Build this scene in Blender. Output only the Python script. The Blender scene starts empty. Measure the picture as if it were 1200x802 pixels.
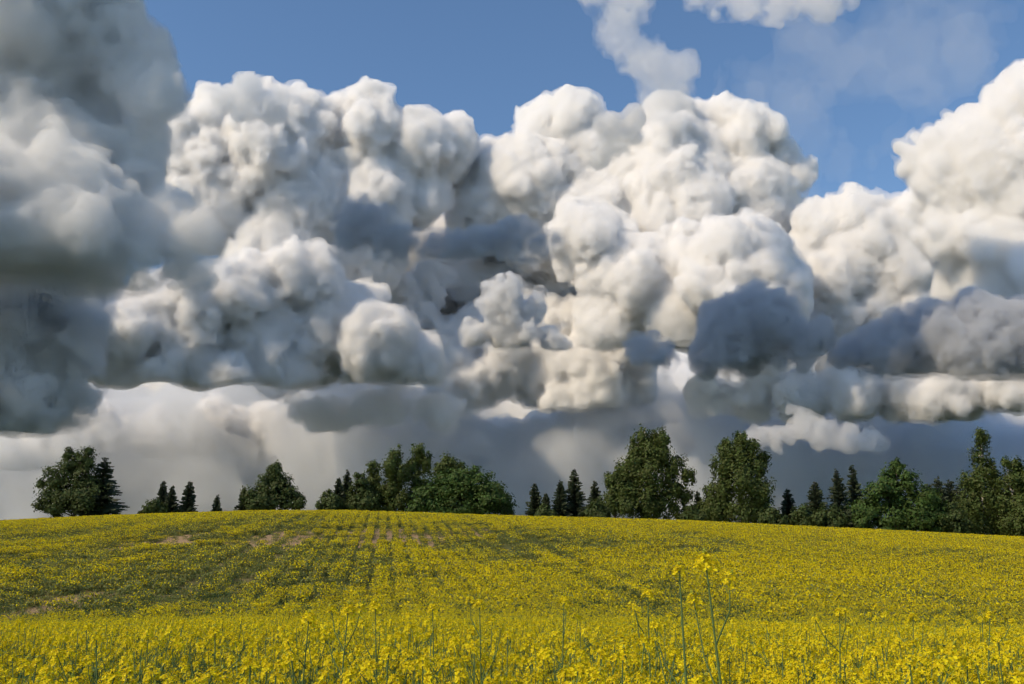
import bpy, math, random
import numpy as np
import openvdb
from mathutils import Vector, Matrix

# ------------------------------------------------------------------ camera, sky, sun, exposure
scene = bpy.context.scene
COL = scene.collection
W0, H0, FPX, HORIZON = 1200.0, 802.0, 1167.0, 735.0
EYE = 1.30
TILT = math.atan((HORIZON - H0 / 2) / FPX)
cam_data = bpy.data.cameras.new('camera')
cam_data.sensor_width = 36.0
cam_data.lens = 36.0 * FPX / W0
cam_data.clip_start = 0.05
cam_data.clip_end = 200000.0
cam = bpy.data.objects.new('camera', cam_data)
cam.location = (0, 0, EYE)
cam.rotation_euler = (math.pi / 2 + TILT, 0, 0)
COL.objects.link(cam)
scene.camera = cam

SUN_EL, SUN_AZ = math.radians(40), math.radians(-122)     # azimuth measured from the view direction, negative = left
TO_SUN = Vector((math.sin(SUN_AZ) * math.cos(SUN_EL), math.cos(SUN_AZ) * math.cos(SUN_EL), math.sin(SUN_EL)))
world = bpy.data.worlds.new('World'); scene.world = world; world.use_nodes = True
wn = world.node_tree
sky = wn.nodes.new('ShaderNodeTexSky'); sky.sky_type = 'NISHITA'; sky.sun_disc = False
sky.sun_elevation = SUN_EL; sky.sun_rotation = SUN_AZ
sky.altitude = 100; sky.air_density = 1.0; sky.dust_density = 0.25; sky.ozone_density = 1.2
bg = wn.nodes['Background']; bg.inputs['Strength'].default_value = 0.14
sat = wn.nodes.new('ShaderNodeHueSaturation'); sat.inputs['Saturation'].default_value = 1.12
wn.links.new(sky.outputs[0], sat.inputs['Color']); wn.links.new(sat.outputs[0], bg.inputs[0])
sun_d = bpy.data.lights.new('sun', 'SUN'); sun_d.energy = 3.7; sun_d.angle = math.radians(0.53); sun_d.color = (1.0, 0.815, 0.57)
sun = bpy.data.objects.new('sun', sun_d); COL.objects.link(sun)
sun.rotation_euler = TO_SUN.to_track_quat('Z', 'Y').to_euler()
scene.view_settings.view_transform = 'Standard'; scene.view_settings.look = 'None'
scene.view_settings.exposure = 0.12; scene.view_settings.gamma = 1.0; scene.view_settings.use_curve_mapping = False
cy = scene.cycles
cy.max_bounces = 11; cy.volume_bounces = 11; cy.diffuse_bounces = 3; cy.glossy_bounces = 2
cy.transmission_bounces = 4; cy.transparent_max_bounces = 16
cy.use_adaptive_sampling = True; cy.adaptive_threshold = 0.05; cy.adaptive_min_samples = 16
cy.use_denoising = True

def pix_dir(px, py):
    """unit direction through a pixel of the 1200x802 photograph"""
    x = (px - W0 / 2) / FPX; y = -(py - H0 / 2) / FPX
    ct, st = math.cos(TILT), math.sin(TILT)
    return Vector((x, ct - y * st, st + y * ct)).normalized()


# ------------------------------------------------------------------ small helpers
class MB:
    """collects vertices and faces of one mesh"""
    def __init__(s): s.v = []; s.f = []; s.m = []
    def add(s, verts, faces, mat=0):
        n = len(s.v); s.v.extend(verts); s.f.extend([tuple(i + n for i in f) for f in faces]); s.m.extend([mat] * len(faces))
    def tube(s, pts, radii, sides=6, mat=0, cap=True):
        n0 = len(s.v); pts = [Vector(p) for p in pts]
        up = Vector((0.31, 0.17, 0.93))
        for k, p in enumerate(pts):
            d = (pts[min(k + 1, len(pts) - 1)] - pts[max(k - 1, 0)]).normalized()
            a = d.cross(up if abs(d.dot(up)) < .95 else Vector((1, 0, 0))).normalized(); b = d.cross(a)
            for j in range(sides):
                t = 2 * math.pi * j / sides
                s.v.append(tuple(p + (a * math.cos(t) + b * math.sin(t)) * radii[k]))
        for k in range(len(pts) - 1):
            for j in range(sides):
                j2 = (j + 1) % sides
                s.f.append((n0 + k * sides + j, n0 + k * sides + j2, n0 + (k + 1) * sides + j2, n0 + (k + 1) * sides + j)); s.m.append(mat)
        if cap:
            e = n0 + (len(pts) - 1) * sides
            s.f.append(tuple(range(e, e + sides))); s.m.append(mat)
    def quads(s, P, mat=0):
        """P: (n,4,3) array"""
        n0 = len(s.v); n = len(P)
        s.v.extend(map(tuple, P.reshape(-1, 3).tolist()))
        s.f.extend([(n0 + 4 * k, n0 + 4 * k + 1, n0 + 4 * k + 2, n0 + 4 * k + 3) for k in range(n)]); s.m.extend([mat] * n)
    def build(s, name, mats, parent=None, link=True, smooth=False):
        me = bpy.data.meshes.new(name); me.from_pydata(s.v, [], s.f)
        for m in (mats if isinstance(mats, (list, tuple)) else [mats]): me.materials.append(m)
        me.polygons.foreach_set('material_index', s.m)
        if smooth: me.polygons.foreach_set('use_smooth', [True] * len(s.f))
        me.update()
        o = bpy.data.objects.new(name, me)
        if link: COL.objects.link(o)
        if parent: o.parent = parent
        return o

def tag(o, label, cat, group=None):
    o['label'] = label; o['category'] = cat
    if group: o['group'] = group
    return o

def plant_material(name, col, var=0.35, trans=0.35, rough=0.6, scale=0.6, hue=0.02, tcol=None, spec=0.25):
    """leaf-like surface: diffuse front, light through the back, uneven tone"""
    m = bpy.data.materials.new(name); m.use_nodes = True; nt = m.node_tree; nt.nodes.clear(); N = nt.nodes.new; L = nt.links.new
    out = N('ShaderNodeOutputMaterial'); p = N('ShaderNodeBsdfPrincipled'); t = N('ShaderNodeBsdfTranslucent'); mix = N('ShaderNodeMixShader')
    g = N('ShaderNodeNewGeometry'); noi = N('ShaderNodeTexNoise'); noi.inputs['Scale'].default_value = scale; noi.inputs['Detail'].default_value = 3
    L(g.outputs['Position'], noi.inputs['Vector'])
    rnd = N('ShaderNodeMath'); rnd.operation = 'ADD'
    L(g.outputs['Random Per Island'], rnd.inputs[0]); L(noi.outputs['Fac'], rnd.inputs[1])
    mr = N('ShaderNodeMapRange'); mr.inputs['From Min'].default_value = 0.35; mr.inputs['From Max'].default_value = 1.65
    mr.inputs['To Min'].default_value = 1 - var; mr.inputs['To Max'].default_value = 1 + var; L(rnd.outputs[0], mr.inputs['Value'])
    hs = N('ShaderNodeHueSaturation'); hs.inputs['Color'].default_value = (*col, 1); L(mr.outputs[0], hs.inputs['Value'])
    hm = N('ShaderNodeMapRange'); hm.inputs['To Min'].default_value = 0.5 - hue; hm.inputs['To Max'].default_value = 0.5 + hue
    L(g.outputs['Random Per Island'], hm.inputs['Value']); L(hm.outputs[0], hs.inputs['Hue'])
    L(hs.outputs[0], p.inputs['Base Color']); p.inputs['Roughness'].default_value = rough; p.inputs['Specular IOR Level'].default_value = spec
    if tcol: t.inputs['Color'].default_value = (*tcol, 1)
    else: L(hs.outputs[0], t.inputs['Color'])
    mix.inputs[0].default_value = trans
    L(p.outputs[0], mix.inputs[1]); L(t.outputs[0], mix.inputs[2]); L(mix.outputs[0], out.inputs['Surface'])
    return m

def bark_material(name, c1, c2, scale):
    m = bpy.data.materials.new(name); m.use_nodes = True; nt = m.node_tree; p = nt.nodes['Principled BSDF']; N = nt.nodes.new; L = nt.links.new
    g = N('ShaderNodeNewGeometry'); noi = N('ShaderNodeTexNoise'); noi.inputs['Scale'].default_value = scale; noi.inputs['Detail'].default_value = 5
    mp = N('ShaderNodeMapping'); mp.inputs['Scale'].default_value = (1, 1, 3); L(g.outputs['Position'], mp.inputs['Vector']); L(mp.outputs[0], noi.inputs['Vector'])
    r = N('ShaderNodeValToRGB'); r.color_ramp.elements[0].position = .42; r.color_ramp.elements[0].color = (*c1, 1); r.color_ramp.elements[1].position = .55; r.color_ramp.elements[1].color = (*c2, 1)
    L(noi.outputs['Fac'], r.inputs[0]); L(r.outputs[0], p.inputs['Base Color']); p.inputs['Roughness'].default_value = .85
    b = N('ShaderNodeBump'); b.inputs['Strength'].default_value = .5; L(noi.outputs['Fac'], b.inputs['Height']); L(b.outputs[0], p.inputs['Normal'])
    return m

# ------------------------------------------------------------------ ground
T_KEYS = np.array([-.75, -.514, -.4, -.257, -.17, -.086, 0, .086, .17, .257, .34, .43, .514, .75])
C_KEYS = np.array([619, 611.5, 605, 599.5, 599, 602, 605.5, 608, 611, 616, 620.5, 626, 631, 640])      # photo row of the crest, canopy included
CREST_CANOPY = 0.30
def sstep(a, b, x):
    t = np.clip((x - a) / (b - a), 0, 1); return t * t * (3 - 2 * t)
def height(x, y):
    x = np.asarray(x, float); y = np.asarray(y, float)
    t = np.clip(x / np.maximum(y, 4.0), -.75, .75)
    row = np.interp(t, T_KEYS, C_KEYS)
    ang = TILT - np.arctan((row - H0 / 2) / FPX)                 # elevation of the crest
    A = (np.tan(ang) * 88.0 + (EYE - CREST_CANOPY)) / 0.885
    A = A + 0.0 * x
    h = A * sstep(0, 112, y)
    und = 0.10 * np.sin(x * .31 + 1.3 * np.sin(y * .11)) * sstep(5, 30, y) + 0.08 * np.sin(y * .23 + x * .09) * sstep(5, 30, y)
    und = und * (1 - sstep(60, 80, y))
    return (h + und) * (1 - 0.75 * sstep(100, 230, y))

def pix_ground(px, py, lift=0.0):
    """where the ray through a photo pixel meets the ground (lifted by the plants' height)"""
    d = pix_dir(px, py); k = np.concatenate([np.arange(1.5, 30, .05), np.arange(30, 200, .25)])
    x, y, z = d.x * k, d.y * k, EYE + d.z * k
    hit = np.nonzero(z <= height(x, y) + lift)[0]
    j = hit[0] if len(hit) else len(k) - 1
    return float(x[j]), float(y[j])

# worn spots in the crop: centre pixel, half size in metres across and along the view, strength
SPOTS = []
for px, py, rx, ry, st in ((180, 636, 2.6, 4.6, 1.0), (205, 630, 1.8, 4.0, .85), (150, 641, 1.5, 2.5, .7), (305, 634, 3.4, 5.0, .8), (345, 628, 2.6, 4.5, .75), (260, 634, 2, 3, .6), (462, 629, 3.6, 8.0, .82), (425, 625, 3.0, 6, .6), (540, 622, 2.0, 5, .5),
                           (95, 697, 1.0, 1.5, .85), (65, 709, 1.1, 1.2, .75), (150, 657, 1.4, 2.0, .6), (5, 660, 1.4, 3.0, .6), (40, 716, .8, 1.0, .5)):
    gx, gy = pix_ground(px, py, .15); SPOTS.append((gx, gy, rx, ry, st))
GREENS = []      # places where the crop is mostly green, with few flowers
for px, py, rx, ry, st in ((60, 650, 6, 16, .85), (150, 645, 6, 16, .9), (245, 645, 6, 16, .9), (150, 678, 4, 8, .9), (40, 695, 3.5, 6, .85), (330, 640, 5, 15, .75), (235, 670, 3.5, 7, .85), (110, 690, 3.5, 5, .85), (300, 610, 12, 14, .55), (90, 620, 9, 12, .5),
                           (560, 640, 3, 14, .45), (700, 625, 8, 10, .35), (1130, 652, 5, 4, .45), (860, 640, 4, 5, .35), (428, 668, .7, 10, .6), (372, 662, .7, 10, .5), (990, 645, 6, 4, .35), (450, 620, 6, 12, .5)):
    gx, gy = pix_ground(px, py, .3); GREENS.append((gx, gy, rx, ry, st))
_rg = np.random.default_rng(5)
_W = [(_rg.uniform(.05, 2.2) , _rg.uniform(0, 6.28), _rg.uniform(0, 6.28)) for _ in range(26)]
def fuzz(x, y):
    v = 0
    for k, a, p in _W: v = v + np.sin((x * math.cos(a) + y * math.sin(a)) * k + p) / (1 + k)
    return v / 3.2
def blobs(x, y, L, ragged=.45):
    f = fuzz(x * 1.7, y * 1.7) * ragged; out = np.zeros_like(np.asarray(x, float))
    for gx, gy, rx, ry, st in L:
        d = np.sqrt(((x - gx) / rx) ** 2 + ((y - gy) / ry) ** 2) + f
        out = np.maximum(out, st * (1 - sstep(.55, 1.25, d)))
    return out

soil = bpy.data.materials.new('field_soil'); soil.use_nodes = True
nt = soil.node_tree; p = nt.nodes['Principled BSDF']; N = nt.nodes.new; L = nt.links.new
at = N('ShaderNodeAttribute'); at.attribute_name = 'bare'
g = N('ShaderNodeNewGeometry')
n1 = N('ShaderNodeTexNoise'); n1.inputs['Scale'].default_value = 1.3; n1.inputs['Detail'].default_value = 8; L(g.outputs['Position'], n1.inputs['Vector'])
n2 = N('ShaderNodeTexNoise'); n2.inputs['Scale'].default_value = 14; n2.inputs['Detail'].default_value = 6; L(g.outputs['Position'], n2.inputs['Vector'])
r1 = N('ShaderNodeValToRGB'); r1.color_ramp.elements[0].position = .3; r1.color_ramp.elements[0].color = (.060, .070, .020, 1); r1.color_ramp.elements[1].position = .7; r1.color_ramp.elements[1].color = (.115, .120, .036, 1)
r2 = N('ShaderNodeValToRGB'); r2.color_ramp.elements[0].position = .3; r2.color_ramp.elements[0].color = (.20, .135, .070, 1); r2.color_ramp.elements[1].position = .7; r2.color_ramp.elements[1].color = (.36, .255, .145, 1)
L(n1.outputs['Fac'], r1.inputs[0]); L(n2.outputs['Fac'], r2.inputs[0])
ad = N('ShaderNodeMath'); ad.operation = 'MULTIPLY_ADD'; L(n1.outputs['Fac'], ad.inputs[0]); ad.inputs[1].default_value = .8; L(at.outputs['Fac'], ad.inputs[2])
mr = N('ShaderNodeMapRange'); mr.inputs['From Min'].default_value = .55; mr.inputs['From Max'].default_value = .95; L(ad.outputs[0], mr.inputs['Value'])
wild = N('ShaderNodeAttribute'); wild.attribute_name = 'woodland'
mw = N('ShaderNodeMix'); mw.data_type = 'RGBA'; L(wild.outputs['Fac'], mw.inputs['Factor']); L(r1.outputs[0], mw.inputs['A']); mw.inputs['B'].default_value = (.022, .036, .018, 1)
mx = N('ShaderNodeMix'); mx.data_type = 'RGBA'; L(mr.outputs[0], mx.inputs['Factor']); L(mw.outputs['Result'], mx.inputs['A']); L(r2.outputs[0], mx.inputs['B'])
L(mx.outputs['Result'], p.inputs['Base Color']); p.inputs['Roughness'].default_value = .95; p.inputs['Specular IOR Level'].default_value = .1
bp = N('ShaderNodeBump'); bp.inputs['Strength'].default_value = .6; bp.inputs['Distance'].default_value = .05; L(n2.outputs['Fac'], bp.inputs['Height']); L(bp.outputs[0], p.inputs['Normal'])

far = np.array([200, 350, 700, 1500, 4000, 10000, 25000, 60000.])
gx = np.concatenate([-far[::-1], np.linspace(-130, 130, 300), far]); gy = np.concatenate([-far[::-1], np.linspace(-60, 0, 20), np.linspace(.8, 150, 240), [160, 180, 210, 250, 300], far[1:] + 40])
GX, GY = np.meshgrid(gx, gy, indexing='ij'); GZ = height(GX, GY)
V = np.stack([GX, GY, GZ], -1).reshape(-1, 3); nx, ny = len(gx), len(gy)
ii, jj = np.meshgrid(np.arange(nx - 1), np.arange(ny - 1), indexing='ij'); a = (ii * ny + jj).ravel()
Q = np.stack([a, a + ny, a + ny + 1, a + 1], -1)
me = bpy.data.meshes.new('ground'); me.from_pydata(V.tolist(), [], Q.tolist()); me.materials.append(soil)
att = me.attributes.new('bare', 'FLOAT', 'POINT'); att.data.foreach_set('value', np.maximum(blobs(V[:, 0], V[:, 1], SPOTS), .30 * blobs(V[:, 0], V[:, 1], GREENS)).astype(np.float32))
att = me.attributes.new('woodland', 'FLOAT', 'POINT'); att.data.foreach_set('value', sstep(125, 190, np.maximum(np.abs(V[:, 0]), np.abs(V[:, 1]))).astype(np.float32))
me.polygons.foreach_set('use_smooth', [True] * len(Q)); me.update()
ground = bpy.data.objects.new('ground', me); COL.objects.link(ground); ground['kind'] = 'structure'

# ------------------------------------------------------------------ trees
random.seed(3)
M_birch = plant_material('birch_leaves', (.080, .108, .025), trans=.34)
M_broad = plant_material('broad_leaves', (.066, .092, .025), trans=.32)
M_bush = plant_material('bright_broad_leaves', (.064, .110, .023), trans=.32)
M_spruce = plant_material('spruce_needles', (.038, .054, .026), trans=.2, var=.45)
M_pine = plant_material('pine_needles', (.044, .058, .030), trans=.2)
B_birch = bark_material('birch_bark', (.06, .05, .045), (.55, .52, .47), 3)
B_dark = bark_material('brown_bark', (.035, .025, .018), (.10, .075, .055), 6)

def leaf_quads(P, nrm, size, rng, aspect=.7):
    """leaf-spray quads centred on P, roughly facing nrm"""
    n = len(P); nrm = nrm / np.maximum(np.linalg.norm(nrm, axis=1, keepdims=True), 1e-6)
    r = rng.standard_normal((n, 3)); u = np.cross(nrm, r); u /= np.maximum(np.linalg.norm(u, axis=1, keepdims=True), 1e-6); w = np.cross(nrm, u)
    s = (size * rng.uniform(.6, 1.3, n))[:, None]
    return np.stack([P - u * s, P - w * s * aspect * .8 + nrm * s * .15, P + u * s, P + w * s * aspect], 1)

def place(px, D):
    """base point on the ground at depth D below photo column px"""
    d = pix_dir(px, 606); x = d.x / d.y * D
    return Vector((x, D, float(height(x, D))))

def broad_tree(name, label, px, D, lobes, leafmat, bark, n, seed, group, leaf=.165, droop=0.0, open_=.25, trunk_r=.22, lean=0.0):
    """lobes: crown bulges (photo x, photo y, radius px[, vertical stretch]); the tree stands at depth D, so a photo pixel is D / FPX metres"""
    rng = np.random.default_rng(seed); base = place(px, D); k = D / FPX
    root = bpy.data.objects.new(name, None); COL.objects.link(root); root.location = base; tag(root, label, 'tree', group)
    Ls = []
    for l in lobes:
        d = pix_dir(l[0], l[1]); t = D / d.y
        c = Vector((d.x * t, 0, EYE + d.z * t)) - Vector((base.x, 0, base.z)); r = l[2] * k
        Ls.append((np.array([c.x, rng.uniform(-.35, .35) * r, c.z]), r, l[3] if len(l) > 3 else 1.0))
    # trunk and limbs
    top = max(c[2] + r * .5 * st for c, r, st in Ls); mb = MB()
    ct = max(Ls, key=lambda l: l[0][2] + l[1] * .5 * l[2])[0]
    pts = [(0.006 * rng.standard_normal() * z + ct[0] * (z / top) ** 1.4, 0.006 * rng.standard_normal() * z + ct[1] * (z / top) ** 1.4, z - (.3 if z == 0 else 0)) for z in np.linspace(0, top, 7)]
    mb.tube(pts, list(np.linspace(trunk_r, trunk_r * .16, 7)), 7)
    for c, r, st in Ls:
        z0 = max(.8, c[2] - r * 1.0); j = z0 / top * 6; a = Vector(pts[min(6, int(j))])
        m1 = a.lerp(Vector(c), .5) + Vector((0, 0, .12 * r)); mb.tube([a, m1, Vector(c)], [trunk_r * .42, trunk_r * .25, trunk_r * .10], 5)
        for _ in range(4):
            e = Vector(c) + Vector(rng.standard_normal(3)).normalized() * r * .8; mb.tube([Vector(c).lerp(m1, .3), Vector(c).lerp(e, .5) + Vector((0, 0, .05 * r)), e], [trunk_r * .12, trunk_r * .08, .012], 4)
    mb.build('trunk', bark, root, smooth=True)
    # crown: clumps inside the bulges, leaves inside the clumps
    wts = np.array([r * r * st for c, r, st in Ls]); wts /= wts.sum(); P = []; Nn = []
    nc = max(14, int(n / 15 * (1 - .35 * open_)))
    for q in list(range(len(Ls))) * 4 + list(rng.choice(len(Ls), nc, p=wts)):
        c, r, st = Ls[q]; d = rng.standard_normal(3); d /= np.linalg.norm(d)
        rad = r * rng.uniform(.35, 1.0) ** .6 * (1 + .15 * rng.standard_normal()); cc = c + d * rad * np.array([1, 1, st])
        cr = r * rng.uniform(.16, .34) * (1 - .3 * open_) + .18
        if cc[2] < .35: cc[2] = .35 + rng.random() * .4
        m = int(rng.integers(30, 62)); o = rng.standard_normal((m, 3)) * cr * np.array([.62, .62, .50])
        if droop:      # hanging twigs: leaves strung downwards
            sel = rng.random(m) < .65; o[sel, 2] -= np.abs(rng.standard_normal(sel.sum())) * droop; o[sel, :2] *= .55
        P.append(cc + o); Nn.append(o * .6 + d * cr + np.array([0, 0, .35 * cr]))
    P = np.concatenate(P); Nn = np.concatenate(Nn)
    keep = P[:, 2] > .15; P, Nn = P[keep], Nn[keep]
    Nn = Nn + rng.standard_normal(Nn.shape) * .35 * np.linalg.norm(Nn, axis=1, keepdims=True)
    mb = MB(); mb.quads(leaf_quads(P, Nn, leaf, rng)); mb.build('crown', leafmat, root)
    return root

def spruce(name, label, px, D, ytop, halfw, seed, group, mat=None, full=1.0, power=.85, skirt=.04):
    """ytop: photo row of the tip; halfw: half width of the skirt in photo pixels"""
    rng = np.random.default_rng(seed); base = place(px, D); d = pix_dir(px, ytop); H = EYE + d.z / d.y * D - base.z; Wd = halfw * D / FPX
    root = bpy.data.objects.new(name, None); COL.objects.link(root); root.location = base; tag(root, label, 'tree', group)
    mb = MB(); pts = [(.012 * rng.standard_normal() * z * (1 - z / H), .012 * rng.standard_normal() * z * (1 - z / H), z - (.3 if z == 0 else 0)) for z in np.linspace(0, H, 7)]
    mb.tube(pts, list(np.linspace(.016 * H + .04, .012, 7)), 7); mb.build('trunk', B_dark, root, smooth=True)
    mb = MB(); quads = []; z = skirt * H; step = .020 * H + .05
    while z < H * .985:
        f = 1 - z / H; Lb = Wd * f ** power; nb = int(rng.integers(8, 13)) if f > .12 else 5; a0 = rng.random() * 6.28
        for b in range(nb):
            if rng.random() > full: continue
            az = a0 + b * 6.283 / nb + rng.normal(0, .25); ln = 1.62 * Lb * rng.uniform(.34, 1.15) + .12; zz = z + rng.normal(0, step * .4)
            u = np.array([math.cos(az), math.sin(az), 0]); w = np.array([-math.sin(az), math.cos(az), 0])
            ns = max(2, min(7, int(ln / .28))); dr = rng.uniform(.10, .42) * (f + .15) - (.25 if f < .15 else 0)
            mb.tube([(0, 0, zz), tuple(u * ln * .55 + np.array([0, 0, zz - dr * ln * .55])), tuple(u * ln + np.array([0, 0, zz - dr * ln * .72]))], [.025, .016, .006], 3, 1, False)
            for q in range(ns):
                t0, t1 = (q + .2) / ns, (q + 1.25) / ns; sag = lambda t: zz - dr * ln * (t - .3 * t * t)
                wd = (.17 + .20 * ln * (1 - abs(2 * (q + .5) / ns - .8)) * .55) * rng.uniform(.7, 1.35)
                for sgn in (-1, 1):
                    p0 = u * ln * t0 + np.array([0, 0, sag(t0)]); p1 = u * ln * t1 + np.array([0, 0, sag(t1)])
                    hang = rng.uniform(.5, 1.5) * wd
                    quads.append([p0, p0 + w * sgn * wd * .8 + u * .08 - np.array([0, 0, hang]), p1 + w * sgn * wd * .35 - np.array([0, 0, hang * .5]), p1])
        z += step * rng.uniform(.8, 1.25) * (.55 + .6 * f)
    mb.quads(np.array(quads)); mb.build('crown', [mat or M_spruce, B_dark], root)
    return root

GL, GM, GR = 'trees behind the crest on the left', 'trees behind the crest in the middle', 'trees behind the crest on the right'
broad_tree('broadleaf_tree', 'leftmost broad tree with uneven twin top', 84, 128, [(84,545,14,1.1),(70,560,15),(62,580,16),(85,580,20),(100,560,14),(103,540,10,1.3),(105,585,18),(48,568,6),(50,592,9),(66,594,12),(80,532,5,1.3),(103,530,4,1.4)], M_broad, B_dark, 5200, 31, GL)
spruce('spruce_tree', 'wide spruce leaning out of the right side of the leftmost tree', 116, 129, 536, 30, 32, GL, full=.9, power=.82)
spruce('spruce_tree', 'left spruce of the three small ones right of the leftmost tree', 188, 130, 563, 12, 33, GL)
spruce('spruce_tree', 'middle and lowest spruce of the small three right of the leftmost tree', 199, 128, 569, 13, 34, GL)
spruce('spruce_tree', 'pointed spruce standing right in the small group of three', 219, 129, 563, 15, 35, GL)
broad_tree('bush', 'low bush at the left foot of the three small spruces', 178, 127, [(180,594,8),(172,599,6),(190,596,7)], M_broad, B_dark, 700, 36, GL, trunk_r=.06)
spruce('spruce_tree', 'tiny lone spruce tip on the crest', 253, 131, 580, 9, 37, GL)
broad_tree('broadleaf_tree', 'pointed dark tree alone left of the birch group', 322, 127, [(320,556,9,1.3),(312,568,11),(330,568,12),(318,584,17),(336,584,14),(308,590,12),(345,580,6,1.2),(350,590,8),(324,548,5,1.3)], M_broad, B_dark, 3600, 38, GL)
spruce('spruce_tree', 'small spruce tucked against the left of the pointed dark tree', 284, 128, 571, 12, 39, GL)
broad_tree('bush', 'small round bush between the small spruce and the pointed dark tree', 293, 126, [(292,582,9),(298,590,10)], M_broad, B_dark, 900, 40, GL, trunk_r=.07)
spruce('spruce_tree', 'shorter left spruce of the pair beside the birches', 395, 128, 559, 14, 41, GM)
spruce('spruce_tree', 'taller right spruce of the pair beside the birches', 405, 130, 550, 14, 42, GM)
broad_tree('bush', 'low shrub at the left end of the birch group', 383, 126, [(383,584,8),(380,594,8),(392,592,10)], M_broad, B_dark, 900, 43, GM, trunk_r=.07)
broad_tree('broadleaf_tree', 'conical leafy tree between the spruce pair and the birches', 425, 127, [(424,564,7,1.4),(422,578,11),(430,588,14),(415,592,11)], M_broad, B_dark, 2000, 44, GM)
broad_tree('birch_tree', 'slim birch on the left of the three tall ones', 443, 129, [(437,548,7,1.5),(440,565,10,1.2),(447,580,13),(436,590,13)], M_birch, B_birch, 2400, 45, GM, droop=.7, open_=.5, trunk_r=.13)
broad_tree('birch_tree', 'tall birch in the middle of the three beside the rounded tree', 463, 128, [(464,532,8,1.3),(458,545,9,1.4),(468,556,11,1.3),(458,572,12,1.2),(470,585,13),(455,592,11)], M_birch, B_birch, 3400, 46, GM, droop=.8, open_=.6, trunk_r=.14)
broad_tree('birch_tree', 'airy birch with sky showing through its crown', 490, 130, [(491,530,9,1.2),(484,545,8,1.4),(499,540,8,1.4),(490,562,10,1.3),(500,570,8),(484,582,11)], M_birch, B_birch, 2300, 47, GM, droop=.9, open_=.8, trunk_r=.13)
broad_tree('broadleaf_tree', 'olive tree top peeping over the rounded tree', 527, 134, [(527,545,12),(518,553,11),(536,553,10),(527,570,18)], M_birch, B_dark, 2400, 48, GM)
broad_tree('broadleaf_tree', 'big rounded bright green tree in the middle', 538, 124, [(540,565,18),(520,570,18),(560,568,17),(500,585,16),(540,588,24),(575,585,17),(515,594,16),(560,593,20),(489,595,10),(590,590,9),(550,556,11)], M_bush, B_dark, 6500, 49, GM, leaf=.17)
broad_tree('broadleaf_tree', 'dark slope-shouldered tree at the right of the rounded tree', 583, 128, [(578,575,11),(588,588,12),(594,598,9),(573,590,12)], M_broad, B_dark, 1800, 50, GM)
spruce('spruce_tree', 'lone spruce right of the rounded tree', 627, 128, 566, 15, 51, GM)
spruce('spruce_tree', 'short spruce leaning on the lone one', 640, 127, 577, 10, 52, GM)
spruce('spruce_tree', 'left spruce of the dark trio left of the biggest birch', 657, 128, 562, 14, 53, GM, power=.82)
spruce('spruce_tree', 'tallest spruce of the dark trio', 674, 129, 549, 17, 54, GM, power=.82)
spruce('spruce_tree', 'right spruce of the dark trio beside the biggest birch', 698, 128, 563, 14, 55, GM, power=.82)
broad_tree('birch_tree', 'biggest birch with a broad full crown', 762, 126, [(756,512,13,1.1),(775,514,11,1.1),(748,527,14),(770,532,18),(790,545,13),(806,556,8),(742,550,17),(765,558,22),(788,570,15),(735,572,17),(755,588,20),(780,592,18),(803,580,8),(745,540,12),(802,598,10)], M_birch, B_birch, 9000, 56, GR, droop=.5, trunk_r=.28, leaf=.17)
broad_tree('broadleaf_tree', 'leafy shoulder tree at the left foot of the biggest birch', 720, 125, [(717,562,9),(724,575,13),(716,590,13),(733,592,14),(722,556,5)], M_birch, B_dark, 2400, 57, GR, droop=.3)
spruce('spruce_tree', 'small spruce in the gap between the two great birches', 819, 126, 574, 11, 58, GR)
broad_tree('birch_tree', 'great birch with tapering crown and pale trunk right of the gap', 866, 124, [(868,512,8,1.2),(852,524,10),(880,522,9),(866,532,15),(848,545,14),(886,545,13),(866,560,22),(845,575,18),(888,575,17),(840,596,20),(866,598,20),(893,598,15),(895,535,6),(827,600,10),(905,606,10)], M_birch, B_birch, 9000, 59, GR, droop=.7, trunk_r=.26, leaf=.17)
spruce('pine_tree', 'bushy pine just right of the great birch with pale trunk', 925, 128, 572, 17, 60, GR, mat=M_pine, power=.82)
spruce('spruce_tree', 'short spruce between the bushy pine and the twin spruces', 958, 126, 564, 20, 61, GR, power=.82)
spruce('spruce_tree', 'left of the twin spruces beside the layered tree', 985, 127, 550, 18, 62, GR, power=.82)
spruce('spruce_tree', 'thin-topped right one of the twin spruces', 1004, 129, 544, 15, 63, GR, power=.8)
broad_tree('broadleaf_tree', 'green tree with layered boughs rising to a blunt point', 1052, 122, [(1052,552,9,1.2),(1040,562,11),(1064,564,12),(1030,578,15),(1055,582,18),(1080,582,15),(1018,598,16),(1045,605,20),(1075,604,20),(1098,598,13),(1050,545,5),(1010,612,12),(1105,614,12),(1035,622,12),(1065,624,13),(1090,624,12)], M_bush, B_dark, 7000, 64, GR, leaf=.18)
for k, (px, yt, hw) in enumerate(((1092, 566, 15), (1104, 559, 15), (1118, 561, 15), (1130, 566, 14))):
    spruce('pine_tree', ['dark pine top nearest the layered tree', 'tallest dark pine top in the row behind', 'dark pine top in the row just left of the tall-spired birch', 'dark pine half hidden behind the tall-spired birch'][k], px, 150, yt, hw, 65 + k, GR, mat=M_pine, power=.55)
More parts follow.
